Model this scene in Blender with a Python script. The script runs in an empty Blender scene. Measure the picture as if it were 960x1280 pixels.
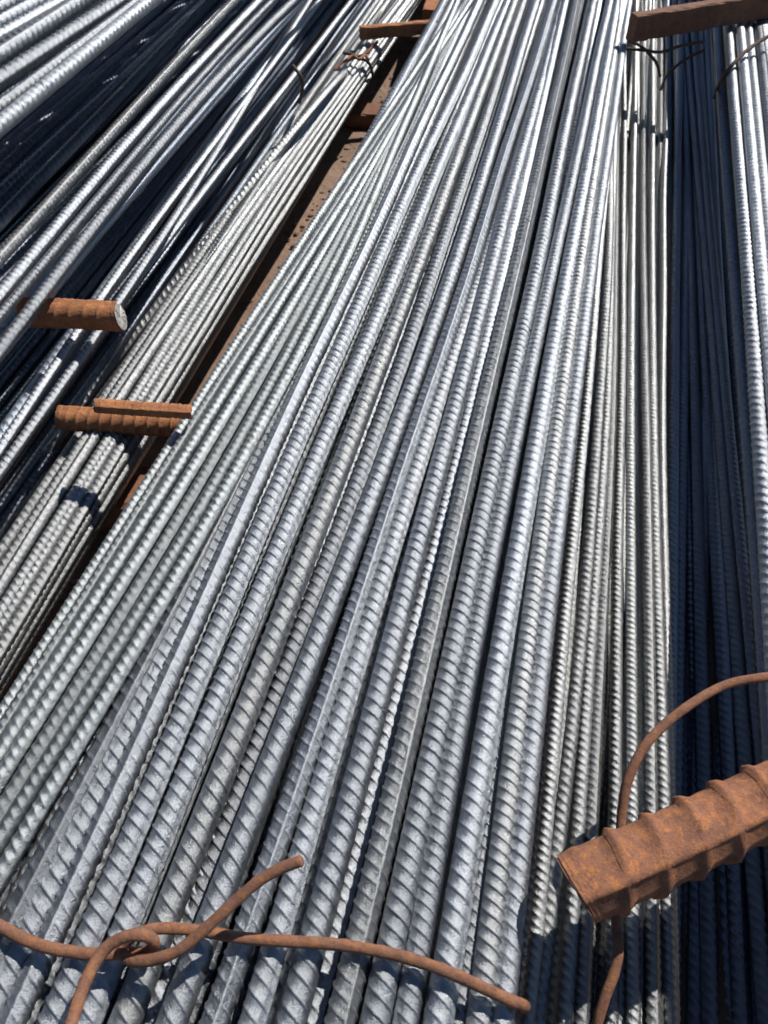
import bpy, bmesh, math, random
import numpy as np
from mathutils import Vector, Matrix, Quaternion

random.seed(7)
rng = np.random.default_rng(7)
S = bpy.context.scene
COL = S.collection

# ------------------------------------------------------------------ camera
CAM = Vector((0.0, 0.0, 0.80))
FPX = 960.0                                # focal length in photo pixels (photo 960 x 1280)
pitch = math.atan2(1200, 960)
yaxis_cam = Vector((368 / FPX, 1200 / FPX, -1.0)).normalized()     # the bars' direction seen by the camera
zaxis_cam = Vector((0, math.cos(pitch), math.sin(pitch)))
xaxis_cam = yaxis_cam.cross(zaxis_cam)
R = Matrix((xaxis_cam, yaxis_cam, zaxis_cam))                      # camera -> world
cam_data = bpy.data.cameras.new('camera')
cam = bpy.data.objects.new('camera', cam_data)
COL.objects.link(cam)
cam.matrix_world = Matrix.Translation(CAM) @ R.to_4x4()
cam_data.sensor_fit = 'VERTICAL'
cam_data.sensor_height = 36.0
cam_data.lens = 36.0 * FPX / 1280.0
cam_data.clip_start = 0.01
cam_data.clip_end = 3000
cam_data.dof.use_dof = True
cam_data.dof.focus_distance = 0.62
cam_data.dof.aperture_fstop = 14
S.camera = cam

# ------------------------------------------------------------------ sky, sun, exposure
SUN = Vector((0.42, 0.72, 1.0))            # towards the sun
W = bpy.data.worlds.new("World")
S.world = W
W.use_nodes = True
nt = W.node_tree
nt.nodes.clear()
sky = nt.nodes.new('ShaderNodeTexSky')
sky.sky_type = 'NISHITA'
sky.sun_disc = False
sky.sun_elevation = math.atan2(1.0, math.hypot(SUN.x, SUN.y))
sky.sun_rotation = math.atan2(SUN.x, SUN.y)
sky.altitude = 0
sky.air_density = 1.0
sky.dust_density = 0.0
sky.ozone_density = 5.0
bg = nt.nodes.new('ShaderNodeBackground')
bg.inputs['Strength'].default_value = 0.060
wo = nt.nodes.new('ShaderNodeOutputWorld')
nt.links.new(sky.outputs[0], bg.inputs['Color'])
nt.links.new(bg.outputs[0], wo.inputs['Surface'])
sun_data = bpy.data.lights.new('sun', 'SUN')
sun_data.energy = 5.0
sun_data.angle = math.radians(0.53)
sun_data.color = (1.0, 0.955, 0.89)
sun = bpy.data.objects.new('sun', sun_data)
COL.objects.link(sun)
sun.rotation_euler = SUN.to_track_quat('Z', 'Y').to_euler()
S.view_settings.view_transform = 'Standard'
S.view_settings.look = 'None'
S.view_settings.exposure = 0.0
S.view_settings.gamma = 1.0
S.view_settings.use_curve_mapping = False


def at(x, y, z):
    """the point at height z seen at photo pixel (x, y)"""
    d = R @ Vector(((x - 480) / FPX, -(y - 640) / FPX, -1.0))
    t = (z - CAM.z) / d.z
    return CAM + d * t


# ------------------------------------------------------------------ materials
def new_mat(name):
    m = bpy.data.materials.new(name)
    m.use_nodes = True
    n = m.node_tree.nodes
    l = m.node_tree.links
    return m, n, l, n['Principled BSDF']


def ramp(n, l, src, stops):
    r = n.new('ShaderNodeValToRGB')
    while len(r.color_ramp.elements) < len(stops):
        r.color_ramp.elements.new(0.5)
    for e, (p, c) in zip(r.color_ramp.elements, stops):
        e.position = p
        e.color = (c, c, c, 1) if not isinstance(c, tuple) else (*c, 1)
    l.new(src, r.inputs[0])
    return r


def noise(n, l, co, scale, detail=4, rough=0.6, dist=0.0):
    t = n.new('ShaderNodeTexNoise')
    t.inputs['Scale'].default_value = scale
    t.inputs['Detail'].default_value = detail
    t.inputs['Roughness'].default_value = rough
    t.inputs['Distortion'].default_value = dist
    l.new(co, t.inputs['Vector'])
    return t


def mixc(n, l, fac, a, b, blend='MIX'):
    m = n.new('ShaderNodeMix')
    m.data_type = 'RGBA'
    m.blend_type = blend
    for sock, v in ((m.inputs[0], fac), (m.inputs[6], a), (m.inputs[7], b)):
        if isinstance(v, (int, float)):
            sock.default_value = v
        elif isinstance(v, tuple):
            sock.default_value = (*v, 1)
        else:
            l.new(v, sock)
    return m.outputs[2]


def mathn(n, l, op, a, b=None):
    m = n.new('ShaderNodeMath')
    m.operation = op
    for s, v in ((m.inputs[0], a), (m.inputs[1], b)):
        if v is None:
            continue
        if isinstance(v, (int, float)):
            s.default_value = v
        else:
            l.new(v, s)
    return m.outputs[0]


def steel(name, base, dust, grime, metal=0.75, rough=0.40):
    """rolled steel: grey skin, fine pitting, dusty film, a few rust specks"""
    m, n, l, b = new_mat(name)
    tc = n.new('ShaderNodeTexCoord')
    info = n.new('ShaderNodeObjectInfo')
    add = n.new('ShaderNodeVectorMath')
    add.operation = 'ADD'
    sc = n.new('ShaderNodeVectorMath')
    sc.operation = 'SCALE'
    sc.inputs[0].default_value = (7.3, 5.1, 9.7)
    l.new(info.outputs['Random'], sc.inputs['Scale'])
    l.new(tc.outputs['Object'], add.inputs[0])
    l.new(sc.outputs[0], add.inputs[1])
    co = add.outputs[0]
    big = noise(n, l, co, 14, 4, 0.6)
    mid = noise(n, l, co, 160, 5, 0.65)
    fine = noise(n, l, co, 900, 4, 0.75)
    vfine = noise(n, l, co, 2300, 2, 0.7)
    tone = ramp(n, l, info.outputs['Random'], [(0.0, 0.62), (1.0, 1.18)])
    c = mixc(n, l, ramp(n, l, mid.outputs[0], [(0.3, 0.0), (0.7, 1.0)]).outputs[0], tuple(v * 0.80 for v in base), tuple(v * 1.12 for v in base))
    c = mixc(n, l, 1.0, c, tone.outputs[0], 'MULTIPLY')
    dm = ramp(n, l, big.outputs[0], [(0.38, 0.0), (0.68, 1.0)])
    dm2 = ramp(n, l, fine.outputs[0], [(0.35, 0.25), (0.65, 1.0)])
    dustf = mathn(n, l, 'MULTIPLY', dm.outputs[0], dm2.outputs[0])
    dustf = mathn(n, l, 'MULTIPLY', dustf, dust)
    c = mixc(n, l, dustf, c, (0.34, 0.335, 0.32))
    # grime in blotches
    gn = noise(n, l, co, 45, 6, 0.7, 0.6)
    gm = ramp(n, l, gn.outputs[0], [(0.62, 0.0), (0.74, 1.0)])
    gf = mathn(n, l, 'MULTIPLY', gm.outputs[0], grime)
    c = mixc(n, l, gf, c, (0.10, 0.075, 0.05))
    # dark pits
    pit = ramp(n, l, fine.outputs[0], [(0.30, 1.0), (0.42, 0.0)])
    pf = mathn(n, l, 'MULTIPLY', pit.outputs[0], 0.55)
    c = mixc(n, l, pf, c, (0.10, 0.10, 0.105))
    rn = noise(n, l, co, 60, 5, 0.7)
    rshift = mathn(n, l, 'ADD', rn.outputs[0], mathn(n, l, 'MULTIPLY', mathn(n, l, 'POWER', info.outputs['Random'], 4.0), 0.06))
    rm = ramp(n, l, rshift, [(0.735, 0.0), (0.77, 1.0)])
    c = mixc(n, l, mathn(n, l, 'MULTIPLY', rm.outputs[0], 0.7), c, (0.26, 0.09, 0.035))
    l.new(c, b.inputs['Base Color'])
    nonmetal = mathn(n, l, 'MAXIMUM', mathn(n, l, 'MAXIMUM', dustf, gf), rm.outputs[0])
    mm = mathn(n, l, 'MULTIPLY', mathn(n, l, 'SUBTRACT', 1.0, nonmetal), metal)
    l.new(mm, b.inputs['Metallic'])
    rr = n.new('ShaderNodeMapRange')
    rr.inputs['From Min'].default_value = 0.3
    rr.inputs['From Max'].default_value = 0.7
    rr.inputs['To Min'].default_value = rough - 0.10
    rr.inputs['To Max'].default_value = rough + 0.14
    l.new(mid.outputs[0], rr.inputs[0])
    l.new(rr.outputs[0], b.inputs['Roughness'])
    hs = mathn(n, l, 'ADD', mathn(n, l, 'MULTIPLY', mid.outputs[0], 1.2), mathn(n, l, 'MULTIPLY', fine.outputs[0], 0.55))
    hs = mathn(n, l, 'ADD', hs, mathn(n, l, 'MULTIPLY', vfine.outputs[0], 0.25))
    bp = n.new('ShaderNodeBump')
    bp.inputs['Strength'].default_value = 0.75
    bp.inputs['Distance'].default_value = 0.0011
    l.new(hs, bp.inputs['Height'])
    l.new(bp.outputs[0], b.inputs['Normal'])
    return m


STEEL = steel('grey_steel', (0.36, 0.38, 0.41), 0.18, 0.2, 0.95, 0.39)
STEEL_DUST = steel('dusty_steel', (0.375, 0.385, 0.39), 0.32, 0.25, 0.94, 0.36)
STEEL_GREEN = steel('greenish_steel', (0.355, 0.38, 0.385), 0.18, 0.95, 0.95, 0.39)
STEEL_SHADE = steel('shade_tinted_steel', (0.34, 0.385, 0.46), 0.12, 0.3, 0.95, 0.40)  # blue of sky-lit shade put into the base colour, for bars in shadow
STEEL_SMOOTH = steel('smooth_steel', (0.42, 0.41, 0.395), 0.4, 0.1, 0.8, 0.42)


def rust(name, dark, light, spots, bscale=1.0, orange=(0.50, 0.17, 0.045)):
    m, n, l, b = new_mat(name)
    tc = n.new('ShaderNodeTexCoord')
    co = tc.outputs['Object']
    a = noise(n, l, co, 60 * bscale, 6, 0.7, 0.1)
    f = noise(n, l, co, 420 * bscale, 5, 0.75)
    v = noise(n, l, co, 1500 * bscale, 3, 0.7)
    c = mixc(n, l, ramp(n, l, a.outputs[0], [(0.33, 0.0), (0.66, 1.0)]).outputs[0], dark, light)
    s1 = noise(n, l, co, 110 * bscale, 8, 0.8, 0.15)
    c = mixc(n, l, mathn(n, l, 'MULTIPLY', ramp(n, l, s1.outputs[0], [(0.50, 0.0), (0.62, 1.0)]).outputs[0], spots), c, orange)
    c = mixc(n, l, mathn(n, l, 'MULTIPLY', ramp(n, l, f.outputs[0], [(0.32, 1.0), (0.48, 0.0)]).outputs[0], 0.6), c, tuple(x * 0.45 for x in dark))
    c = mixc(n, l, mathn(n, l, 'MULTIPLY', ramp(n, l, v.outputs[0], [(0.66, 0.0), (0.74, 1.0)]).outputs[0], 0.35), c, (0.55, 0.36, 0.22))
    l.new(c, b.inputs['Base Color'])
    b.inputs['Roughness'].default_value = 0.72
    b.inputs['Specular IOR Level'].default_value = 0.35
    hs = mathn(n, l, 'ADD', mathn(n, l, 'MULTIPLY', s1.outputs[0], 1.3), mathn(n, l, 'MULTIPLY', f.outputs[0], 0.7))
    bp = n.new('ShaderNodeBump')
    bp.inputs['Strength'].default_value = 0.8
    bp.inputs['Distance'].default_value = 0.0016
    l.new(hs, bp.inputs['Height'])
    l.new(bp.outputs[0], b.inputs['Normal'])
    return m


RUST_PEG = rust('flaky_rust', (0.20, 0.095, 0.065), (0.44, 0.19, 0.10), 0.75, 1.5, (0.66, 0.25, 0.07))
RUST_BAR = rust('orange_rust', (0.30, 0.12, 0.055), (0.50, 0.21, 0.09), 0.5, 1.0, (0.62, 0.26, 0.08))
RUST_WIRE = rust('wire_rust', (0.20, 0.095, 0.06), (0.37, 0.18, 0.11), 0.7, 1.8, (0.50, 0.20, 0.06))
RUST_FLAT = rust('brown_rust', (0.15, 0.075, 0.045), (0.27, 0.125, 0.075), 0.2)
DARK_WIRE = rust('dark_wire_rust', (0.09, 0.06, 0.045), (0.15, 0.09, 0.06), 0.2, 1.0, (0.2, 0.1, 0.05))


def soil():
    m, n, l, b = new_mat('brown_soil')
    tc = n.new('ShaderNodeTexCoord')
    co = tc.outputs['Object']
    a = noise(n, l, co, 9, 6, 0.7)
    f = noise(n, l, co, 70, 6, 0.75)
    c = mixc(n, l, ramp(n, l, a.outputs[0], [(0.3, 0.0), (0.7, 1.0)]).outputs[0], (0.20, 0.125, 0.085), (0.36, 0.245, 0.18))
    c = mixc(n, l, ramp(n, l, f.outputs[0], [(0.60, 0.0), (0.68, 0.6)]).outputs[0], c, (0.10, 0.055, 0.03))
    l.new(c, b.inputs['Base Color'])
    b.inputs['Roughness'].default_value = 0.95
    bp = n.new('ShaderNodeBump')
    bp.inputs['Strength'].default_value = 1.0
    bp.inputs['Distance'].default_value = 0.006
    l.new(f.outputs[0], bp.inputs['Height'])
    l.new(bp.outputs[0], b.inputs['Normal'])
    return m


SOIL = soil()


# ------------------------------------------------------------------ helpers
def link(name, mesh, mat=None, parent=None):
    o = bpy.data.objects.new(name, mesh)
    COL.objects.link(o)
    if mat and not mesh.materials:
        mesh.materials.append(mat)
    if parent:
        o.parent = parent
    return o


def tag(o, label=None, cat=None, group=None, kind=None):
    if label:
        o['label'] = label
    if cat:
        o['category'] = cat
    if group:
        o['group'] = group
    if kind:
        o['kind'] = kind
    return o


def np_mesh(name, verts, quads, smooth=True, tris=None):
    me = bpy.data.meshes.new(name)
    nv = len(verts)
    me.vertices.add(nv)
    me.vertices.foreach_set('co', np.asarray(verts, dtype=np.float32).ravel())
    nq = len(quads)
    nt_ = 0 if tris is None else len(tris)
    me.loops.add(nq * 4 + nt_ * 3)
    idx = np.asarray(quads, dtype=np.int32).ravel()
    starts = np.arange(nq, dtype=np.int32) * 4
    if nt_:
        idx = np.concatenate([idx, np.asarray(tris, dtype=np.int32).ravel()])
        starts = np.concatenate([starts, nq * 4 + np.arange(nt_, dtype=np.int32) * 3])
    me.loops.foreach_set('vertex_index', idx)
    me.polygons.add(nq + nt_)
    me.polygons.foreach_set('loop_start', starts)
    me.update(calc_edges=True)
    me.validate()
    if smooth:
        me.shade_smooth()
    return me


def ribbed(name, path, L, d, rib=0.074, pitch_d=0.64, turns=3, roll=0.0, fine=(0.35, 2.95), angs=18, fin=0.055, seed=0, worn=1.0, wide=False):
    """deformed reinforcing bar: core, two fins, inclined crescent ribs.  path(s) -> (N,3) centre points, s in metres from the near end"""
    r = np.random.default_rng(seed)
    rad = d / 2
    P = pitch_d * d * (1 + r.uniform(-.09, .09))
    rib = rib * r.uniform(.82, 1.1)
    if angs == 18:
        n = 6
        fr = np.array([0.0, 0.30, 0.60, 0.70, 0.79, 0.90])
        hh = np.array([0.0, 0.22, 0.0, 0.25, 1.0, 0.80])
        if wide:
            fr = np.array([0.0, 0.30, 0.60, 0.67, 0.76, 0.86])
            hh = np.array([0.0, 0.0, 0.0, 0.85, 1.0, 0.55])
    else:
        n = 4
        fr = np.array([0.0, 0.60, 0.72, 0.86])
        hh = np.array([0.0, 0.0, 1.0, 0.95])
    if angs == 18:
        th = np.radians([-9, -4, 4, 9, 35, 62, 90, 118, 145, 171, 176, 184, 189, 215, 242, 270, 298, 325])
        fi = np.array([0, 1, 1, 0] + [0] * 5 + [0, 1, 1, 0] + [0] * 5)
        cr = np.array([.35, 0, 0, .35, .85, 1, 1, 1, .85, .35, 0, 0, .35, .85, 1, 1, 1, .85])
    else:
        th = np.radians([-10, 0, 10, 38, 73, 107, 142, 170, 180, 190, 218, 253, 287, 322])
        fi = np.array([0, 1, 0, 0, 0, 0, 0] * 2)
        cr = np.array([.35, 0, .35, .9, 1, 1, .9] * 2)
    m = len(th)
    f0, f1 = fine
    np0 = int((f1 - f0) / P)
    rings = []
    hts = []
    # coarse start
    s0 = np.arange(0, f0, 0.08)
    per = np.arange(np0)
    fs = (f0 + (per[:, None] + fr[None, :]) * P).ravel()
    fh = np.tile(hh, np0)
    s1 = np.linspace(f0 + np0 * P + 0.02, L, 10)
    s = np.concatenate([s0, fs, s1])
    h = np.concatenate([np.zeros(len(s0)), fh, np.zeros(len(s1))])
    # helical shear of rings: ring i at angle j lies turns*P*theta/2pi further; faces at the seam step by turns*n rings
    shear = turns * P * (th - th[0]) / (2 * np.pi)
    # simple way that keeps topology closed: sample the height field at a sheared phase on rings that are themselves sheared,
    N = len(s)
    big = turns * n
    # build fine section with N rings plus 'big' more so the seam can step
    fsE = (f0 + (np.arange(-turns, np0 + turns)[:, None] + fr[None, :]) * P).ravel()
    fhE = np.tile(hh, np0 + 2 * turns)
    nE = len(fsE)
    SS = fsE[:, None] + shear[None, :]
    HH = fhE[:, None] * cr[None, :]
    rn = r.normal(0, 1, nE)
    wob = 1 + 0.10 * r.normal(0, 1, (nE // n))[:, None].repeat(n, 0).reshape(nE, 1)
    # worn crests: slow changes of height along and around the bar
    wave = 1 + 0.16 * np.sin(SS * 37 + seed) * np.sin(th[None, :] * 2 + seed * 1.7 + SS * 9) + 0.08 * np.sin(SS * 113 + 2.1 * seed)
    fade = np.clip((SS - f0) / 0.012, 0, 1)
    HH = HH * wob * worn * wave * fade
    # clamp to the fine range so both ends are flat rings
    lo, hi = f0, f0 + np0 * P
    clampm = (SS <= lo) | (SS >= hi)
    SS = np.clip(SS, lo, hi)
    HH = np.where(clampm, 0, HH)
    RR = rad * (1 + 2 * rib * HH + 2 * fin * fi[None, :] * (1 + 0.10 * rn[:, None] * (~clampm)))
    def pts(Sv, Rv, T):
        c = path(Sv.ravel())
        e = 1e-3
        t = path(Sv.ravel() + e) - c
        t /= np.linalg.norm(t, axis=1)[:, None]
        up = np.array([0, 0, 1.0])
        side = np.cross(t, up)
        side /= np.linalg.norm(side, axis=1)[:, None]
        nu = np.cross(side, t)
        a = (T + roll).ravel()
        Rf = Rv.ravel()[:, None]
        return c + side * np.cos(a)[:, None] * Rf + nu * np.sin(a)[:, None] * Rf
    V = pts(SS, RR, np.broadcast_to(th, SS.shape))
    i = np.arange(nE - 1)[:, None]
    j = np.arange(m - 1)[None, :]
    q = np.stack([i * m + j, i * m + j + 1, (i + 1) * m + j + 1, (i + 1) * m + j], -1).reshape(-1, 4)
    # seam: column m-1 of ring i joins column 0 of ring i+big
    i2 = np.arange(nE - 1 - big)
    q2 = np.stack([i2 * m + m - 1, (i2 + big) * m, (i2 + big + 1) * m, (i2 + 1) * m + m - 1], -1)
    quads = [q, q2]
    verts = [V]
    base = len(V)
    # plain ends (same section, no ribs), starting 1 mm inside the ribbed length
    caps = []
    for a, bq in ((0.0, lo), (hi, L)):
        k = 9
        sv = np.linspace(a, bq, k)
        Sg = np.broadcast_to(sv[:, None], (k, m))
        Rg = np.broadcast_to(rad * (1 + 2 * fin * fi)[None, :] * 1.0, (k, m))
        Vv = pts(Sg, Rg, np.broadcast_to(th, (k, m)))
        i = np.arange(k - 1)[:, None]
        j = np.arange(m)[None, :]
        jn = (j + 1) % m
        quads.append((np.stack([i * m + j, i * m + jn, (i + 1) * m + jn, (i + 1) * m + j], -1).reshape(-1, 4)) + base)
        verts.append(Vv)
        ringb = base if a == 0.0 else base + (k - 1) * m
        cidx = (base - 0)
        caps.append((ringb, a == 0.0, path(np.array([a if a == 0.0 else L]))[0]))
        base += k * m
    tris = []
    capv = []
    for ringb, first, c in caps:
        ci = base + len(capv)
        capv.append(c)
        for jj in range(m):
            a_, b_ = ringb + jj, ringb + (jj + 1) % m
            tris.append((ci, b_, a_) if first else (ci, a_, b_))
    verts.append(np.array(capv))
    return np_mesh(name, np.concatenate(verts), np.concatenate(quads)[:, ::-1], True, np.array(tris)[:, ::-1])


Y0, LEN = -0.45, 3.6


def curve_path(pts, origin):
    """smooth path along +Y through 2 or 3 world points; straight beyond them"""
    P_ = sorted(pts, key=lambda p: p.y)
    ys = np.array([p.y for p in P_])
    xs = np.array([p.x for p in P_])
    zs = np.array([p.z for p in P_])
    k = len(P_) - 1
    cx, cz = np.polyfit(ys, xs, k), np.polyfit(ys, zs, k)
    dx, dz = np.polyder(cx), np.polyder(cz)

    def f(s):
        y = Y0 + np.asarray(s)
        yc = np.clip(y, ys[0], ys[-1])
        x = np.polyval(cx, yc) + np.polyval(dx, yc) * (y - yc)
        z = np.polyval(cz, yc) + np.polyval(dz, yc) * (y - yc)
        return np.stack([x, y, z], 1) - np.array(origin)[None, :]
    return f


_seed = [100]


def bent_bar(name, pix, z, d, mat, roll=0.0, **kw):
    """a bar through photo points (x, y) at heights z (number or list): its own mesh"""
    zs = z if isinstance(z, (list, tuple)) else [z] * len(pix)
    P_ = [at(x, y, q) for (x, y), q in zip(pix, zs)]
    f0 = curve_path(P_, (0, 0, 0))
    o0 = f0(np.array([0.0]))[0]
    _seed[0] += 1
    r2 = np.random.default_rng(_seed[0])
    # a hair of waviness, as in real bars
    a1, a2, p1, p2 = r2.normal(0, 0.0010), r2.normal(0, 0.0005), r2.uniform(0, 6), r2.uniform(0, 6)

    def f(s):
        c = f0(s) - o0[None, :]
        c[:, 0] += a1 * np.sin(s * 5.2 + p1) + a2 * np.sin(s * 11 + p2)
        c[:, 2] += 0.5 * a2 * np.sin(s * 7 + p1)
        return c
    me = ribbed(name, f, LEN, d, roll=roll, seed=_seed[0], **kw)
    o = link(name, me, mat)
    o.location = o0
    return o


_shared = {}


def shared_mesh(d, mat, variant):
    key = (round(d, 4), mat.name, variant)
    if key not in _shared:
        r2 = np.random.default_rng(len(_shared) + 31)
        a1, p1 = 0.0016, r2.uniform(0, 6)

        def f(s):
            s = np.asarray(s)
            return np.stack([a1 * (np.sin(s * 3.1 + p1) - math.sin(p1)), s, 0.4 * a1 * (np.sin(s * 4 + p1) - math.sin(p1))], 1)
        me = ribbed('bar_mesh', f, LEN, d, seed=len(_shared), angs=14)
        me.materials.append(mat)
        _shared[key] = me
    return _shared[key]


def straight_bar(name, pA, pB, d, mat, roll=None, variant=None):
    """a bar through two world points, sharing its mesh with its like"""
    pA, pB = (pA, pB) if pA.y < pB.y else (pB, pA)
    t = (pB - pA).normalized()
    start = pA + t * ((Y0 - pA.y) / t.y)
    v = random.randrange(2) if variant is None else variant
    o = link(name, shared_mesh(d, mat, v))
    q = Vector((0, 1, 0)).rotation_difference(t)
    rl = random.uniform(0, math.tau) if roll is None else roll
    o.rotation_mode = 'QUATERNION'
    o.rotation_quaternion = q @ Quaternion((0, 1, 0), rl)
    o.location = start
    return o


def tube(name, pts, r, mat, parent=None, seg=12, sub=6, tip=True, rough=0.0, smooth_iter=0):
    """round wire through world points (Catmull-Rom)"""
    P_ = [Vector(p) for p in pts]
    P_ = [P_[0] * 2 - P_[1]] + P_ + [P_[-1] * 2 - P_[-2]]
    c = []
    for i in range(1, len(P_) - 2):
        for k in range(sub):
            t = k / sub
            a, b_, c_, d_ = P_[i - 1], P_[i], P_[i + 1], P_[i + 2]
            c.append(0.5 * ((2 * b_) + (c_ - a) * t + (2 * a - 5 * b_ + 4 * c_ - d_) * t * t + (3 * b_ - a - 3 * c_ + d_) * t ** 3))
    c.append(P_[-2])
    bm = bmesh.new()
    rings = []
    up = Vector((0, 0, 1))
    nrm = None
    rr = random.Random(len(pts))
    for i, p in enumerate(c):
        t = (c[min(i + 1, len(c) - 1)] - c[max(i - 1, 0)]).normalized()
        if nrm is None:
            nrm = t.cross(up)
            if nrm.length < 0.1:
                nrm = t.cross(Vector((1, 0, 0)))
            nrm.normalize()
        nrm = (nrm - t * nrm.dot(t)).normalized()
        bi = t.cross(nrm)
        q = r * (1 + rough * rr.uniform(-1, 1))
        rings.append([bm.verts.new(p + (nrm * math.cos(a) + bi * math.sin(a)) * q) for a in [math.tau * k / seg for k in range(seg)]])
    for a, b_ in zip(rings, rings[1:]):
        for k in range(seg):
            bm.faces.new((a[k], a[(k + 1) % seg], b_[(k + 1) % seg], b_[k]))
    for rg, s in ((rings[0], -1), (rings[-1], 1)):
        t = ((c[1] - c[0]) if s < 0 else (c[-1] - c[-2])).normalized() * s
        cen = sum((v.co for v in rg), Vector()) / seg
        inner = [bm.verts.new(cen + (v.co - cen) * 0.7 + t * r * 0.3) for v in rg]
        for k in range(seg):
            f = (rg[k], rg[(k + 1) % seg], inner[(k + 1) % seg], inner[k])
            bm.faces.new(f)
        bm.faces.new(inner)
    bmesh.ops.recalc_face_normals(bm, faces=bm.faces)
    me = bpy.data.meshes.new(name)
    bm.to_mesh(me)
    bm.free()
    me.shade_smooth()
    o = link(name, me, mat, parent)
    return o


ORD = ['first', 'second', 'third', 'fourth', 'fifth', 'sixth', 'seventh', 'eighth', 'ninth', 'tenth', 'eleventh', 'twelfth', 'thirteenth', 'fourteenth', 'fifteenth', 'sixteenth', 'seventeenth', 'eighteenth']

# ------------------------------------------------------------------ ground
def make_ground():
    n = 150
    bm = bmesh.new()
    rr = np.random.default_rng(3)
    xs = np.linspace(-2.2, 1.6, n)
    ys = np.linspace(-0.8, 4.2, n)
    ph = rr.uniform(0, 6, (12, 2))
    fr = rr.uniform(8, 60, (12, 2))
    grid = []
    for yy in ys:
        row = []
        for xx in xs:
            z = sum(math.sin(xx * fr[k, 0] + ph[k, 0]) * math.sin(yy * fr[k, 1] + ph[k, 1]) / fr[k].sum() for k in range(12)) * 0.05
            edge = min(xx - xs[0], xs[-1] - xx, yy - ys[0], ys[-1] - yy)
            z *= min(1, edge * 6)
            z += .125 * (lambda q: q * q * (3 - 2 * q))(min(1, max(0, (xx + .53) / .06))) * (1 if edge > .05 else 0)
            row.append(bm.verts.new((xx, yy, z + float(rr.normal(0, 0.0007)) * (1 if edge > 0.05 else 0))))
        grid.append(row)
    for a, b_ in zip(grid, grid[1:]):
        for k in range(n - 1):
            bm.faces.new((a[k], a[k + 1], b_[k + 1], b_[k]))
    # outwards to the horizon
    F = 1500.0
    o = [bm.verts.new(p) for p in ((-F, -F, 0), (F, -F, 0), (F, F, 0), (-F, F, 0))]
    bm.faces.new([o[0], o[1]] + grid[0][::-1])
    bm.faces.new([o[1], o[2]] + [r_[-1] for r_ in grid][::-1])
    bm.faces.new([o[2], o[3]] + grid[-1])
    bm.faces.new([o[3], o[0]] + [r_[0] for r_ in grid])
    bmesh.ops.triangulate(bm, faces=[f for f in bm.faces if len(f.verts) > 4])
    bmesh.ops.recalc_face_normals(bm, faces=bm.faces)
    me = bpy.data.meshes.new('ground')
    bm.to_mesh(me)
    bm.free()
    me.shade_smooth()
    g = link('ground', me, SOIL)
    tag(g, 'brown earth showing in the narrow gap between the stacks', kind='structure')


make_ground()


def make_gravel():
    rr = random.Random(4)
    bm = bmesh.new()
    for _ in range(2200):
        x, y = rr.uniform(-.50, -.30), rr.uniform(0.2, 2.6)
        r_ = rr.choice((.0015, .002, .003, .0045)) * rr.uniform(.7, 1.3)
        ret = bmesh.ops.create_icosphere(bm, subdivisions=1, radius=r_)
        sx, sy, sz = rr.uniform(.7, 1.5), rr.uniform(.7, 1.3), rr.uniform(.4, .8)
        for v in ret['verts']:
            v.co = Vector((v.co.x * sx, v.co.y * sy, v.co.z * sz)) * rr.uniform(.85, 1.12) + Vector((x, y, .125 + r_ * .2))
    me = bpy.data.meshes.new('gravel')
    bm.to_mesh(me)
    bm.free()
    tag(link('gravel', me, SOIL), 'small clods and stones scattered on the brown earth in the gap', 'gravel', kind='stuff')


make_gravel()

# ------------------------------------------------------------------ rectangular steel bars lying crosswise
def flat_bar(name, pA, pB, w, h, mat, label, cat, group=None, warp=0.002, end_cut=0.0):
    """square-section bar from pA to pB (top centre line), width w, height h, with worn, slightly wavy edges"""
    pA, pB = Vector(pA), Vector(pB)
    t = (pB - pA)
    L = t.length
    t.normalize()
    side = t.cross(Vector((0, 0, 1))).normalized()
    up = side.cross(t)
    bm = bmesh.new()
    k = max(8, int(L / 0.012))
    rr = random.Random(int(L * 1e4))
    c = min(w, h) * 0.10
    prof = [(-w / 2 + c, 0), (w / 2 - c, 0), (w / 2, -c), (w / 2, -h + c), (w / 2 - c, -h), (-w / 2 + c, -h), (-w / 2, -h + c), (-w / 2, -c)]
    rings = []
    for i in range(k + 1):
        s = L * i / k
        p = pA + t * s
        rings.append([bm.verts.new(p + side * (a + rr.gauss(0, warp * .25)) + up * (b_ + rr.gauss(0, warp * .25))) for a, b_ in prof])
    m = len(prof)
    for a, b_ in zip(rings, rings[1:]):
        for j in range(m):
            bm.faces.new((a[j], a[(j + 1) % m], b_[(j + 1) % m], b_[j]))
    bm.faces.new(rings[0])
    bm.faces.new(rings[-1])
    bmesh.ops.recalc_face_normals(bm, faces=bm.faces)
    me = bpy.data.meshes.new(name)
    bm.to_mesh(me)
    bm.free()
    o = link(name, me, mat)
    tag(o, label, cat, group)
    return o


# sleepers on the earth, seen in the gap
def sleeper(x, y, label, zt=0.170, h=0.05):
    c = at(x, y, zt)
    flat_bar('sleeper', (-0.47, c.y - 0.02, zt), (0.03, c.y + 0.02, zt), 0.05, h, RUST_FLAT, label, 'sleeper', 'sleepers under the stacks')


sleeper(172, 600, 'rusty brown sleeper crossing the gap just below the short orange crossbar')
sleeper(462, 132, 'rusty brown sleeper crossing the far gap, just beyond the tied thin bundle', 0.15, 0.03)

# ------------------------------------------------------------------ the bars
MID = 'thick ribbed bars in the top layer of the middle stack'
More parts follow.
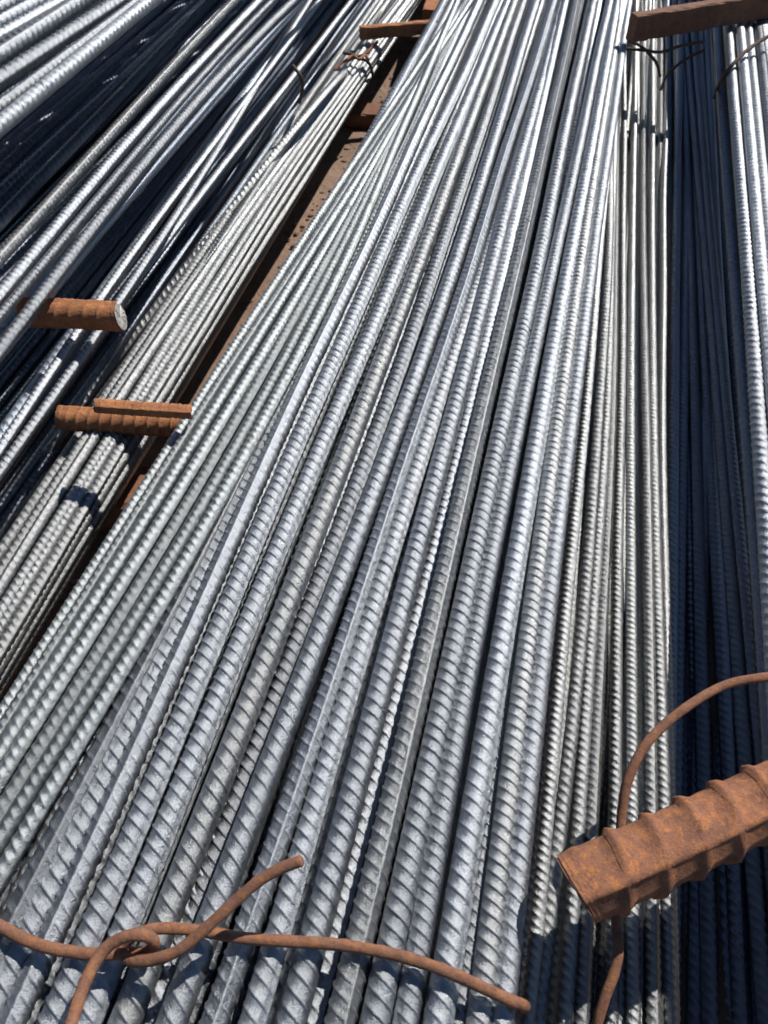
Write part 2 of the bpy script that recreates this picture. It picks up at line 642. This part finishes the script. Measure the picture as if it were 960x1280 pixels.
# (points (x@240, x@640, x@1040), z, diameter, roll degrees, material, look)
rows = (240, 640, 1040)
M = [
    ((489, 305.5, 125), .300, .0180, 90, STEEL, 'with its fin along the crown, thick'),
    ((512, 336, 165), .301, .0190, 12, STEEL, 'thick deeply ribbed'),
    ((536, 370, 206), .299, .0190, 8, STEEL, 'thick deeply ribbed'),
    ((556, 405, 250), .300, .0190, -18, STEEL_DUST, 'thick dusty'),
    ((576, 434, 281), (.298, .294, .286), .0170, 20, STEEL, 'half sunk'),
    ((597, 459, 307), .300, .0185, 160, STEEL, 'thick ribbed'),
    ((617, 486, 350), .300, .0180, 80, STEEL, 'fin-topped'),
    ((630, 509, 388), (.290, .296, .300), .0175, 15, STEEL, 'thick ribbed'),
    ((640, 534, 426), (.301, .301, .300), .0185, 170, STEEL, 'thick ribbed'),
    ((652, 555, 452), (.297, .290, .286), .0160, 35, STEEL, 'narrow sunken'),
    ((667, 575, 481), .301, .0195, 68, STEEL_DUST, 'dark-faced fin-topped'),
    ((690, 605, 522), .300, .0190, 165, STEEL, 'thick bluish ribbed'),
    ((710, 627.5, 552), .299, .0165, 158, STEEL, 'ribbed'),
    ((728, 656.5, 587), .300, .0185, 14, STEEL, 'pitted ribbed'),
    ((736, 668, 608), (.290, .288, .290), .0150, 25, STEEL, 'narrow sunken'),
    ((739, 681, 630), (.300, .300, .299), .0165, 172, STEEL_DUST, 'dusty speckled'),
    ((752, 700, 653), (.299, .299, .298), .0160, 160, STEEL, 'ribbed'),
]
names_M = [
    'thick grey bar with a fin along its crown, passing left of the wire knot',
    'thick deeply ribbed bar running down into the wire knot from the left',
    'thick deeply ribbed bar that the wire knot sits on',
    'dusty thick bar just right of the wire knot, fin on its right side',
    'half-sunk bar surfacing at the top, right of the dusty bar by the knot',
    'thick ribbed bar crossed by the middle of the upturned wire tail',
    'bar with a bright fin on top, carrying the shadow of the wire tail',
    'thick ribbed bar directly under the tip of the wire tail',
    'thick ribbed bar next to the right of the wire tail tip',
    'narrow sunken bar, left of the dark-faced bar with the bright fin',
    'dark-faced bar with a bright pitted fin, right of the wire tail',
    'thick bluish ribbed bar, right of the dark-faced fin-topped bar',
    'ribbed bar touching the right side of the thick bluish one',
    'pitted bar right of the long dark groove, third visible from the wire bend',
    'narrow sunken bar with sharp ribs, left of the pale dusty bar',
    'pale dusty speckled bar near the bend of the wire on the right',
    'last thick bar of the middle stack, beside the bend of the wire',
]
for (xs, z, d, roll, mat, look), lab in zip(M, names_M):
    o = bent_bar('ribbed_bar', list(zip(xs, rows)), z, d * .83, mat, math.radians(roll), rib=.074, pitch_d=.57)
    tag(o, lab, 'steel bar', MID)

# thinner bars at the left edge of the middle stack
G = [
    (((419, 240), (161, 640), (9, 880)), .292, .0120, 5),
    (((429, 240), (173, 640), (23, 880)), (.297, .298, .297), .0125, 60),
    (((438, 240), (188, 640), (39, 880)), (.300, .301, .300), .0135, 150),
    (((447, 240), (209, 640), (60, 880)), (.301, .303, .302), .0140, 10),
    (((455, 240), (229, 640), (82, 880)), (.300, .304, .303), .0138, 20),
    (((462, 240), (247, 640), (103, 880)), (.299, .304, .303), .0140, 158),
    (((470, 240), (267, 640), (128, 880)), (.303, .303, .302), .0140, 12),
]
names_G = [
    'outermost thin bar of the middle stack, along the brown gap',
    'thin finned bar, second in from the brown gap',
    'thin bar with bright bead-like ribs, third in from the brown gap',
    'thin greenish bar, fourth in from the brown gap',
    'thin greenish bar with brown grime between its ribs, fifth in from the gap',
    'thin grimy bar, left neighbour of the bright thin bar beside the thick ones',
    'bright thin bar, rightmost thin one on the left flank of the middle stack',
]
for (pix, z, d, roll), lab in zip(G, names_G):
    o = bent_bar('thin_ribbed_bar', pix, z, d * .77, STEEL_GREEN, math.radians(roll), angs=14, rib=.060)
    tag(o, lab, 'steel bar', 'thin bars on the left flank of the middle stack')
for pix, z, d, roll, mat, lab in [
    (((476, 240), (283, 640), (74, 1040)), (.284, .288, .297), .0175, 80, STEEL, 'thick bar surfacing near the camera, right of the thin left-flank bars'),
    (((483, 240), (296, 640), (100, 1040)), (.286, .291, .297), .0165, 130, STEEL, 'dull thick bar wedged beside the leftmost fin-topped bar'),
]:
    o = bent_bar('ribbed_bar', pix, z, d, mat, math.radians(roll))
    tag(o, lab, 'steel bar', MID)

# thin bars tucked against the right flank of the middle stack
K = [
    ((757, 720.5, 679), (.283, .262, .248), .0122, 30),
    ((762, 739.5, 700), (.272, .254, .244), .0128, 165),
    ((766, 750, 722), (.262, .240, .240), .0124, 15),
    ((770, 760, 740), (.250, .238, .240), .0112, 70),
]
names_K = ['upper thin bar tucked against the right flank of the middle stack',
           'thin bar with bright oblique ribs on the right flank of the middle stack',
           'thin ribbed bar, next to outermost on the middle stack right flank',
           'outermost thin bar of the middle stack, left edge of the black slot']
for (xs, z, d, roll), lab in zip(K, names_K):
    o = bent_bar('thin_ribbed_bar', list(zip(xs, rows)), z, d * .78, STEEL_DUST, math.radians(roll), angs=14)
    tag(o, lab, 'steel bar', 'thin bars on the right flank of the middle stack')

# thin sunlit bars right of the black slot
RT = [
    ((779, 774, 767), (.210, .214, .212), .0112, 15),
    ((791, 788.5, 790), (.204, .212, .211), .0116, 160),
    ((797, 799, 803), (.188, .198, .196), .0105, 100),
    ((804, 808.5, 814), (.196, .210, .210), .0112, 75),
    ((814.5, 819.5, 831), (.188, .206, .204), .0115, 12),
    ((830, 829.5, 837), (.178, .196, .190), .0110, 95),
]
names_R = ['thin bar running along the right side of the black slot',
           'thin bar with slanting ribs passing under the tip of the big rusty peg',
           'sunken thin bar in the sunlit group left of the dark trench',
           'smooth-topped pale thin bar, its fin facing up, near the dark trench',
           'thin ribbed bar, last sunlit one but one before the dark trench',
           'thin bar at the very edge between sunlight and the dark trench']
for (xs, z, d, roll), lab in zip(RT, names_R):
    o = bent_bar('thin_ribbed_bar', list(zip(xs, rows)), z, d * .80, STEEL_DUST, math.radians(roll), angs=14)
    tag(o, lab, 'steel bar', 'thin sunlit bars between the middle stack and the dark trench')


for k in range(6):
    X = .040 + k * .0115
    o = straight_bar('thin_ribbed_bar', Vector((X, 0.1, .160)), Vector((X - .002, 1.3, .164)), .0115, STEEL_DUST)
    tag(o, 'thin bar packed under the right flank of the middle stack', 'steel bar', 'bars packed under the right flank')


def through(name, a, b, za, zb, d, mat, **kw):
    return straight_bar(name, at(a[0], a[1], za), at(b[0], b[1], zb), d, mat, **kw)


# shaded bars in the trench on the right
T = [(846, 240, 838, 640, .158), (838, 240, 846, 640, .135), (858, 240, 852, 640, .148), (850, 240, 862, 640, .14), (860, 240, 871, 640, .150),
     (884, 240, 880, 640, .145), (871, 240, 892, 640, .148), (883, 240, 900, 640, .15), (874, 240, 907, 640, .158), (893, 240, 914, 640, .15),
     (884, 240, 921, 640, .162), (900, 240, 930, 640, .146), (911, 240, 939, 640, .245)]
for i, (x1, y1, x2, y2, z) in enumerate(T):
    o = through('shaded_bar', (x1, y1), (x2, y2), z, z - .01, .0130 if i < 12 else .0165, STEEL_SHADE)
    tag(o, 'dark blue shaded bar in the right trench, %s from the sunlit thin bars' % ORD[i], 'steel bar', 'shaded bars in the right trench')
# brighter bars at the far right
Q = [(924, 240, 952, 640, .297, 'sunlit bar with a bright right edge, first right of the dark trench'),
     (936, 240, 968, 640, .285, 'bluish bar between the bright-edged bar and the two sunlit ones'),
     (945, 240, 984, 640, .303, 'sunlit ribbed bar near the right side of the photo, left of its twin'),
     (957, 240, 1000, 640, .300, 'sunlit ribbed bar at the upper right edge of the photo'),
     (972, 240, 1020, 640, .300, 'bar just entering the photo below the dark beam at upper right')]
for x1, y1, x2, y2, z, lab in Q:
    o = through('ribbed_bar', (x1, y1), (x2, y2), z, z, .0140, STEEL)
    tag(o, lab, 'steel bar', 'sunlit bars on the right stack')
for x1, x2 in ((930, 960), (941, 976), (951, 992), (965, 1010), (985, 1040)):  # extra bars added to keep slivers of sun off the trench
    o = through('ribbed_bar', (x1, 240), (x2, 640), .284, .284, .0140, STEEL)
    tag(o, 'bar added beneath the top bars of the right stack to close its light slits', 'steel bar', 'second layer of the right stack')
for k in range(20):
    X = .264 + (k % 10) * .0185 - (.006 if k > 9 else 0)
    zq = .300 if k < 10 else .282  # lower row added to close gaps that let sun into the trench
    o = straight_bar('ribbed_bar', Vector((X, 0, zq)), Vector((X + .02, 1.5, zq)), .0165, STEEL)
    tag(o, 'grey bar continuing the right stack beyond the photo edge', 'steel bar', 'bars of the right stack past the photo edge')

# layers below the middle stack's top layer
LOW = 'bars buried under the top layer of the middle stack'
for lay, z in enumerate((.2825, .265, .247)):
    nb = 19 - lay
    for k in range(nb):
        X = -.275 + lay * .006 + k * (.0175 if lay == 0 else .0178)
        o = straight_bar('ribbed_bar', Vector((X + random.gauss(0, .001), 0.2, z - .0005)), Vector((X + random.gauss(0, .002) + .004, 1.4, z - .001)), .0165, STEEL)
        tag(o, 'grey ribbed bar mostly buried beneath the top layer of the middle stack', 'steel bar', LOW)
# floor of the right trench and under the right group
for k in range(17):
    X = .085 + k * .0165
    o = straight_bar('shaded_bar', Vector((X + random.gauss(0, .003), 0.2, .118)), Vector((X + random.gauss(0, .006), 1.4, .118)), .0150, STEEL_SHADE)
    tag(o, 'dark bar deep on the floor of the right trench', 'steel bar', 'bars on the floor of the right trench')
for k in range(5):
    X = .112 + k * .0115
    o = straight_bar('thin_ribbed_bar', Vector((X, 0.4, .193)), Vector((X - .004, 1.3, .165)), .0105, STEEL_DUST)
    tag(o, 'thin bar under the sunlit thin bars beside the dark trench', 'steel bar', 'bars under the thin sunlit group')

# thin bundle left of the gap
B = [
    (((421, 100), (206, 400), (10, 700)), (.256, .257, .256), 40, 'leftmost lit thin bar of the tied bundle, along the dark trench'),
    (((427, 100), (216, 400), (24, 700)), (.258, .258, .257), 90, 'finned thin bar, second from the dark side of the tied bundle'),
    (((434, 100), (228, 400), (41, 700)), (.256, .256, .255), 10, 'thin bar, third from the dark side of the tied bundle'),
    (((441, 100), (239, 400), (54, 700)), (.254, .254, .253), 160, 'thin bar near the middle of the tied bundle, above its neighbours'),
    (((447, 100), (250, 400), (67, 700)), (.249, .249, .248), 30, 'thin bar right of the middle of the tied bundle'),
    (((453, 100), (261, 400), (79, 700)), (.242, .242, .241), 80, 'thin bar, second from the brown gap in the tied bundle'),
    (((459, 100), (270, 400), (88, 700)), (.232, .232, .231), 15, 'thin bar bordering the black underside of the tied bundle'),
]
for pix, z, roll, lab in B:
    o = bent_bar('thin_bar', pix, z, .0100, STEEL_DUST, math.radians(roll), angs=14)
    tag(o, lab, 'steel bar', 'thin bars of the tied bundle left of the gap')
o = bent_bar('thin_bar', ((432, 90), (307, 240), (238, 330)), (.254, .252, .205), .0118, STEEL_DUST, 0.3, angs=14)
tag(o, 'thin bar peeling off the tied bundle into the dark trench', 'steel bar', 'thin bars of the tied bundle left of the gap')
o = bent_bar('thin_bar', ((418, 95), (318, 240), (250, 340)), (.256, .262, .255), .0112, STEEL_DUST, 1.2, angs=14)
tag(o, 'thin bar lying aslant over the tied bundle', 'steel bar', 'thin bars of the tied bundle left of the gap')
pe = at(270, 400, .23)
pf = at(88, 700, .23)
t = (pe - pf).normalized()
for lay in range(5):
    for k in range(6 - (lay > 2)):
        off = Vector((-.0045 - lay * .0062 - k * .0112, 0, -.0115 - lay * .0100 + min(k, 3) * .006))
        o = straight_bar('thin_bar', pf + off, pe + off, .0112, STEEL_DUST)
        tag(o, 'thin bar hidden low inside the tied bundle', 'steel bar', 'bars inside the tied bundle')

# pair of bars passing under the short peg
for pix, z, lab in [(((222, 240), (105, 405), (50, 487)), .268, 'left one of the sunlit pair passing under the short rusty peg'),
                    (((238, 240), (121, 418), (50, 521)), .266, 'right one of the sunlit pair passing under the short rusty peg'),
                    (((254, 240), (180, 340), (110, 440)), (.262, .24, .20), 'bar right of the sunlit pair, sinking into the dark trench')]:
    o = bent_bar('ribbed_bar', pix, z, .0100, STEEL, 0.4, angs=14)
    tag(o, lab, 'steel bar', 'bars over the left trench')

# bars resting on the short peg
UG = 'bars resting on the short rusty peg'
for pix, z, d, mat, roll, lab in [
    (((295, 0), (72, 240), (10, 310)), .335, .0124, STEEL_DUST, 60, 'smooth pale bar with a rust spot, leftmost of those on the short peg'),
    (((325, 0), (107, 240), (40, 320)), .333, .0122, STEEL, 12, 'bright ribbed bar right of the smooth pale bar on the left stack'),
    (((343, 0), (127, 240), (62, 320)), .332, .0098, STEEL, 150, 'bright bar with a thin dark-edged fin, middle of those on the short peg'),
    (((368, 0), (152, 240), (75, 338)), .334, .0122, STEEL, 10, 'ribbed bar covering the left end of the short rusty peg'),
    (((379, 0), (166, 240), (101, 320)), (.322, .318, .315), .0085, STEEL_SHADE, 40, 'half-lit thin bar right of the one covering the short peg'),
]:
    o = bent_bar('ribbed_bar', pix, z, d, mat, math.radians(roll), angs=14)
    tag(o, lab, 'steel bar', UG)
for k, (a, b) in enumerate((((295, 0), (10, 310)), ((325, 0), (40, 320)), ((343, 0), (62, 320)), ((368, 0), (88, 320)), ((379, 0), (101, 320)))):  # unseen bars added behind the lit ones to hold back the sun
    o = through('shaded_bar', a, b, .272, .272, .0125, STEEL_SHADE)
    tag(o, 'unseen bar added behind the bars on the short peg to block sun', 'steel bar', 'bars beneath those on the short peg')
# shaded mid-level bars left of them
NG = 'blue shaded bars in the upper left stack'
for i in range(10):
    X = -.757 - i * .0172
    o = straight_bar('shaded_bar', Vector((X + random.gauss(0, .008), 0.3, .205 + random.gauss(0, .009))), Vector((X + random.gauss(0, .010), 1.3, .208 + random.gauss(0, .009))), (.0190, .0150, .0178)[i % 3], STEEL_SHADE)
    tag(o, 'blue shaded bar in the upper left, %s from the smooth pale bar' % ORD[i], 'steel bar', NG)
# high bars in the top left corner
CG = 'sunlit bars in the top left corner'
for a, b, z, d, lab in [
    ((192, 0), (2, 156), 0.417, 0.0165, 'wide ribbed bar bordering the blue shade, top left stack'),
    ((166, 6), (0, 130), 0.419, 0.0144, 'narrower ribbed bar between two thick ones, top left stack'),
    ((150, 0), (3, 98), 0.423, 0.0174, 'thick ribbed bar right of the black wedge, top left'),
    ((118, 0), (50, 52), 0.413, 0.0157, 'short visible bar rising out of the black wedge, top left'),
    ((102, 0), (0, 66), 0.435, 0.0174, 'dark-sided bar left of the black wedge, top left corner'),
    ((80, 0), (0, 46), 0.441, 0.0157, 'ribbed bar second in from the top left corner wedge'),
    ((50, 0), (0, 27), 0.445, 0.0165, 'bright ribbed bar close to the top left corner'),
    ((24, 0), (0, 12), 0.443, 0.0165, 'bar cutting across the extreme top left corner'),
]:
    o = through('ribbed_bar', a, b, z, z, d, STEEL)
    tag(o, lab, 'steel bar', CG)
for k in range(12):
    dx = Vector((-.0185 * (k + 1), 0, 0))
    o = straight_bar('ribbed_bar', at(24, 0, .443) + dx, at(0, 12, .443) + dx, .0165, STEEL)
    tag(o, 'bar of the left stack beyond the top left corner', 'steel bar', 'bars of the left stack past the photo edge')
for k in range(20):  # extra layer added to stop sunlight coming through the upper bars
    X = -.700 - k * .0175
    dj, zj = random.gauss(0, .006), random.gauss(0, .006)
    o = straight_bar('shaded_bar', Vector((X + .02 + dj, 0.2, .362 + zj)), Vector((X - .03 - k * .002 - dj, 1.4, .362 - zj)), (.0178, .0150, .0190)[k % 3], STEEL_SHADE)
    tag(o, 'dark bar added just beneath the sunlit bars of the top left corner to close light gaps', 'steel bar', 'second layer below the top left corner')
# middle layer added behind the sunlit left bars to shade the floor; the floor
for k in range(30):
    X = -.632 - k * .0172
    if X < -.75 and X > -.92:
        continue
    o = straight_bar('shaded_bar', Vector((X, 0.1, .192 + random.gauss(0, .003))), Vector((X + random.gauss(0, .002), 1.4, .192 + random.gauss(0, .003))), .0160, STEEL_SHADE)
    tag(o, 'bar added as a middle layer in the left stack, beneath the sunlit ones, to block sun', 'steel bar', 'middle layer of the left stack')
for lay, (z, x0) in enumerate(((.072, -.575), (.052, -.568))):
    X = x0
    while X > -1.25:
        dx = random.gauss(0, .006)
        o = straight_bar('shaded_bar', Vector((X - dx, 0.1, z + random.gauss(0, .003))), Vector((X + dx, 1.4, z + random.gauss(0, .003))), random.choice((.0128, .0150)), STEEL_SHADE)
        tag(o, 'dark shaded bar down in the left trench', 'steel bar', 'shaded bars down in the left trench')
        X -= .0165 + random.random() * (.012 if lay == 0 else .003)
o = through('shaded_bar', (222, 240), (50, 487), .230, .230, .0160, STEEL_SHADE)  # added out of sight so its shadow darkens the left trench
tag(o, 'unseen bar added behind the sunlit pair by the short peg to block sun', 'steel bar', 'bars over the left trench')


# ------------------------------------------------------------------ rusty cross bars (short rebars used as spacers)
def spacer(name, pA, pB, d, mat, roll, label, cat, endmat=None, group=None, pitch_d=0.60, rib=0.075, tilt_end=0.0, seed=5, fin=0.07, plain=0.004):
    """ribbed rusty peg from pA (cut end) to pB"""
    pA, pB = Vector(pA), Vector(pB)
    L = (pB - pA).length
    t = (pB - pA).normalized()

    def path(s):
        s = np.asarray(s)
        return np.stack([0.0006 * np.sin(s * 30), s, 0.0004 * np.sin(s * 23)], 1)
    me = ribbed('shaft', path, L, d, rib=rib, pitch_d=pitch_d, turns=1, roll=math.radians(roll), fine=(plain, L - 0.002), angs=18, fin=fin, seed=seed, wide=True)
    bmx = bmesh.new()
    bmx.from_mesh(me)
    bmesh.ops.remove_doubles(bmx, verts=bmx.verts, dist=0.00012)
    bmx.to_mesh(me)
    bmx.free()
    me.shade_smooth()
    # sheared, slightly ragged cut
    n = len(me.vertices)
    co = np.empty(n * 3, np.float32)
    me.vertices.foreach_get('co', co)
    co = co.reshape(-1, 3)
    near = co[:, 1] < 0.02
    w = np.clip((0.02 - co[:, 1]) / 0.02, 0, 1)
    co[:, 1] += w * (co[:, 2] * tilt_end + 0.10 * co[:, 0])
    rr = np.random.default_rng(9)
    co += rr.normal(0, 0.00018, co.shape)
    me.vertices.foreach_set('co', co.ravel())
    me.update()
    o = bpy.data.objects.new(name, None)
    COL.objects.link(o)
    q = Vector((0, 1, 0)).rotation_difference(t)
    o.rotation_mode = 'QUATERNION'
    o.rotation_quaternion = q
    o.location = pA
    tag(o, label, cat, group)
    link('shaft', me, mat, o)
    # the cut face, a disc of its own
    bm = bmesh.new()
    c = bm.verts.new((0, -0.0008, 0))
    rg = []
    for k in range(28):
        a = math.tau * k / 28
        q_ = d / 2 * (0.985 + 0.02 * math.sin(a * 3 + 1))
        x, z = math.cos(a) * q_, math.sin(a) * q_
        rg.append(bm.verts.new((x, z * tilt_end + 0.10 * x - 0.0010 + random.gauss(0, .0003), z)))
    mid_ = []
    for k in range(28):
        v = rg[k].co * 0.55
        mid_.append(bm.verts.new((v.x, v.z * tilt_end + .1 * v.x - 0.0014 + random.gauss(0, .0005), v.z)))
    for k in range(28):
        bm.faces.new((rg[k], rg[(k + 1) % 28], mid_[(k + 1) % 28], mid_[k]))
        bm.faces.new((mid_[k], mid_[(k + 1) % 28], c))
    back = [bm.verts.new(v.co + Vector((-v.co.x * .25, 0.004, -v.co.z * .25))) for v in rg]
    for k in range(28):
        bm.faces.new((rg[k], rg[(k + 1) % 28], back[(k + 1) % 28], back[k]))
    bmesh.ops.recalc_face_normals(bm, faces=bm.faces)
    me2 = bpy.data.meshes.new('cut_end')
    bm.to_mesh(me2)
    bm.free()
    link('cut_end', me2, endmat or mat, o)
    return o


m, n, l, b = new_mat('bare_cut_steel')
b.inputs['Base Color'].default_value = (0.50, 0.48, 0.45, 1)
b.inputs['Metallic'].default_value = 0.35
b.inputs['Roughness'].default_value = 0.5
tcx = n.new('ShaderNodeTexCoord')
nz = noise(n, l, tcx.outputs['Object'], 300, 4)
bpn = n.new('ShaderNodeBump')
bpn.inputs['Distance'].default_value = 0.001
l.new(nz.outputs[0], bpn.inputs['Height'])
l.new(bpn.outputs[0], b.inputs['Normal'])
l.new(mixc(n, l, nz.outputs[0], (0.40, 0.36, 0.32), (0.60, 0.58, 0.55)), b.inputs['Base Color'])
CUT = m
CUT_RUST = rust('rusty_cut', (0.20, 0.11, 0.09), (0.28, 0.17, 0.14), 0.1, 1.0)

# the big peg at lower right
pA = at(720, 1110, .326)
pB = at(960, 1000, .326)
pB = pA + (pB - pA) * 1.9
spacer('rusty_peg', pA, pB, .0395, RUST_PEG, 63, 'big flaking orange-rusted ribbed peg jutting in at lower right', 'rebar peg', CUT_RUST, None, 0.60, 0.075, -0.30, 5, 0.065, 0.005)
# short peg on the left
pA = at(150, 396, .302)
pB = at(60, 392, .302)
pB = pA + (pB - pA) * 1.35
spacer('rusty_peg', pA, pB, .027, RUST_BAR, 60, 'short rusty peg with a pale sawn end, under the upper left bars', 'rebar peg', CUT, None, 0.55, 0.05, 0.2, 6)
# crossbar under the middle stack
pA = at(74, 522, .266)
pB = at(235, 532, .262)
pB = pA + (pB - pA) * 2.2
spacer('rusty_crossbar', pA, pB, .0225, RUST_BAR, 115, 'orange rusty ribbed crossbar running under the middle stack, front one of two', 'rebar crossbar', CUT_RUST, None, 0.5, 0.09, 0.1, 7)
pA = at(120, 507, .330)
pB = at(237, 515, .317)
pB = pA + (pB - pA) * 1.02
spacer('rusty_crossbar', pA, pB, .0130, RUST_BAR, 30, 'thinner orange rusty rod above and behind the ribbed crossbar at left', 'rebar crossbar', CUT_RUST, None, 0.6, 0.03, 0.0, 8)

# beams at the top
pA = at(793, 18, .347)
pB = at(975, -13, .347)
flat_bar('steel_beam', pA, pA + (pB - pA) * 2.0, .020, .038, RUST_FLAT, 'dark rusty flat beam across the right bars at the top', 'beam')
pA = at(450, 33, .289)
pB = at(548, 25, .287)
flat_bar('steel_beam', pA, pA + (pB - pA) * 1.1, .012, .020, RUST_BAR, 'narrow dark beam with a rusty top edge over the tied bundle', 'beam')
pA = at(552, -40, .24)
pB = at(538, 12, .24)
flat_bar('steel_plate', (pA.x, pA.y, .24), (pB.x, pB.y, .24), .030, .02, RUST_BAR, 'orange rusty steel edge at the top, left of the middle stack', 'plate')


# ------------------------------------------------------------------ wires
def wire_pts(seq, base=0.0):
    return [at(x, y, z + base) for x, y, z in seq]


root = bpy.data.objects.new('tie_wire', None)
COL.objects.link(root)
tag(root, 'thick rusty tie wire knotted across the middle stack near the camera', 'wire')
root.location = at(170, 1185, .31)
def child_tube(name, pts, r, mat, root, **kw):
    return tube(name, [p - root.location for p in pts], r, mat, root, **kw)


zt = .3145
Rw = [(652, 1262, .20), (656, 1259, .27), (652, 1256, .303), (630, 1247, .3125), (560, 1215, zt), (500, 1195, zt), (440, 1183, zt), (400, 1179, zt), (350, 1176, zt), (300, 1172, zt),
      (260, 1165, zt + .002), (225, 1161, zt + .005), (195, 1161, zt + .009), (172, 1168, zt + .010), (156, 1180, zt + .006), (154, 1192, zt + .006), (166, 1201, zt + .009), (195, 1199, zt + .014),
      (225, 1187, zt + .019), (250, 1167, zt + .024), (285, 1135, zt + .030), (320, 1104, zt + .036), (350, 1086, zt + .040), (376, 1076, zt + .043)]
child_tube('wire_strand', wire_pts(Rw), .0032, RUST_WIRE, root, sub=8, rough=.05)
Lw = [(-260, 1010, .20), (-200, 1045, .29), (-120, 1092, zt), (-50, 1130, zt), (0, 1158, zt), (45, 1180, zt + .001), (90, 1190, zt), (130, 1193, zt - .0005), (160, 1191, zt - .0005), (182, 1190, zt + .003), (193, 1180, zt + .011), (184, 1170, zt + .019),
      (165, 1169, zt + .021), (145, 1176, zt + .019), (128, 1190, zt + .017), (114, 1212, zt + .018), (102, 1240, zt + .021), (92, 1270, zt + .025), (84, 1300, zt + .028)]
child_tube('wire_strand', wire_pts(Lw), .0033, RUST_WIRE, root, sub=8, rough=.05)

o = tube('tie_wire', wire_pts([(1060, 845, .335), (1000, 842, .335), (960, 846, .335), (905, 857, .333), (850, 890, .330), (808, 930, .325), (785, 975, .315), (777, 1020, .303), (776, 1065, .296), (772, 1110, .292),
                           (770, 1150, .290), (773, 1185, .288), (768, 1215, .285), (755, 1250, .280), (744, 1290, .27), (735, 1340, .25)]), .0031, RUST_WIRE, sub=8, rough=.03)
tag(o, 'rusty wire arching over the dark trench and passing under the big peg', 'wire')
for seq, r, mat, lab in [
    ([(775, 42, .30), (785, 50, .298), (800, 57, .295), (812, 68, .285), (821, 80, .27), (825, 95, .24)], .0024, DARK_WIRE, 'thin dark wire bending down over the thin bars below the dark beam'),
    ([(770, 60, .29), (785, 61, .292), (806, 63, .293), (827, 65, .293), (848, 58, .295), (862, 55, .296), (880, 52, .296)], .0024, DARK_WIRE, 'thin wire running flat below the dark beam at upper right'),
    ([(826, 112, .20), (832, 98, .235), (845, 83, .26), (862, 71, .27), (880, 63, .275)], .0024, DARK_WIRE, 'dark wire arch in the trench below the dark beam'),
    ([(893, 122, .22), (899, 106, .27), (910, 88, .305), (928, 68, .32), (946, 54, .325), (970, 40, .33)], .0030, DARK_WIRE, 'dark wire arching over the sunlit bars at the upper right edge'),
    ([(366, 82, .335), (376, 96, .325), (378, 112, .30), (374, 128, .26)], .0026, DARK_WIRE, 'thin dark hoop of wire around the left trench bars'),
]:
    o = tube('tie_wire', wire_pts(seq), r, mat, rough=.03)
    tag(o, lab, 'wire')
root2 = bpy.data.objects.new('tie_wire', None)
COL.objects.link(root2)
tag(root2, 'small twisted rusty wire knot tying the thin bundle near the top', 'wire')
root2.location = at(455, 70, .27)
child_tube('wire_strand', wire_pts([(418, 88, .262), (428, 78, .268), (438, 74, .272), (450, 70, .275), (459, 66, .278), (466, 58, .283), (472, 52, .29)]), .0026, RUST_WIRE, root2)
child_tube('wire_strand', wire_pts([(429, 66, .278), (440, 68, .276), (450, 73, .272), (458, 76, .268), (464, 84, .255), (466, 96, .235)]), .0026, DARK_WIRE, root2)
child_tube('wire_strand', wire_pts([(433, 75, .280), (441, 70, .281), (449, 74, .279), (456, 69, .278), (461, 75, .274)]), .0024, RUST_WIRE, root2)
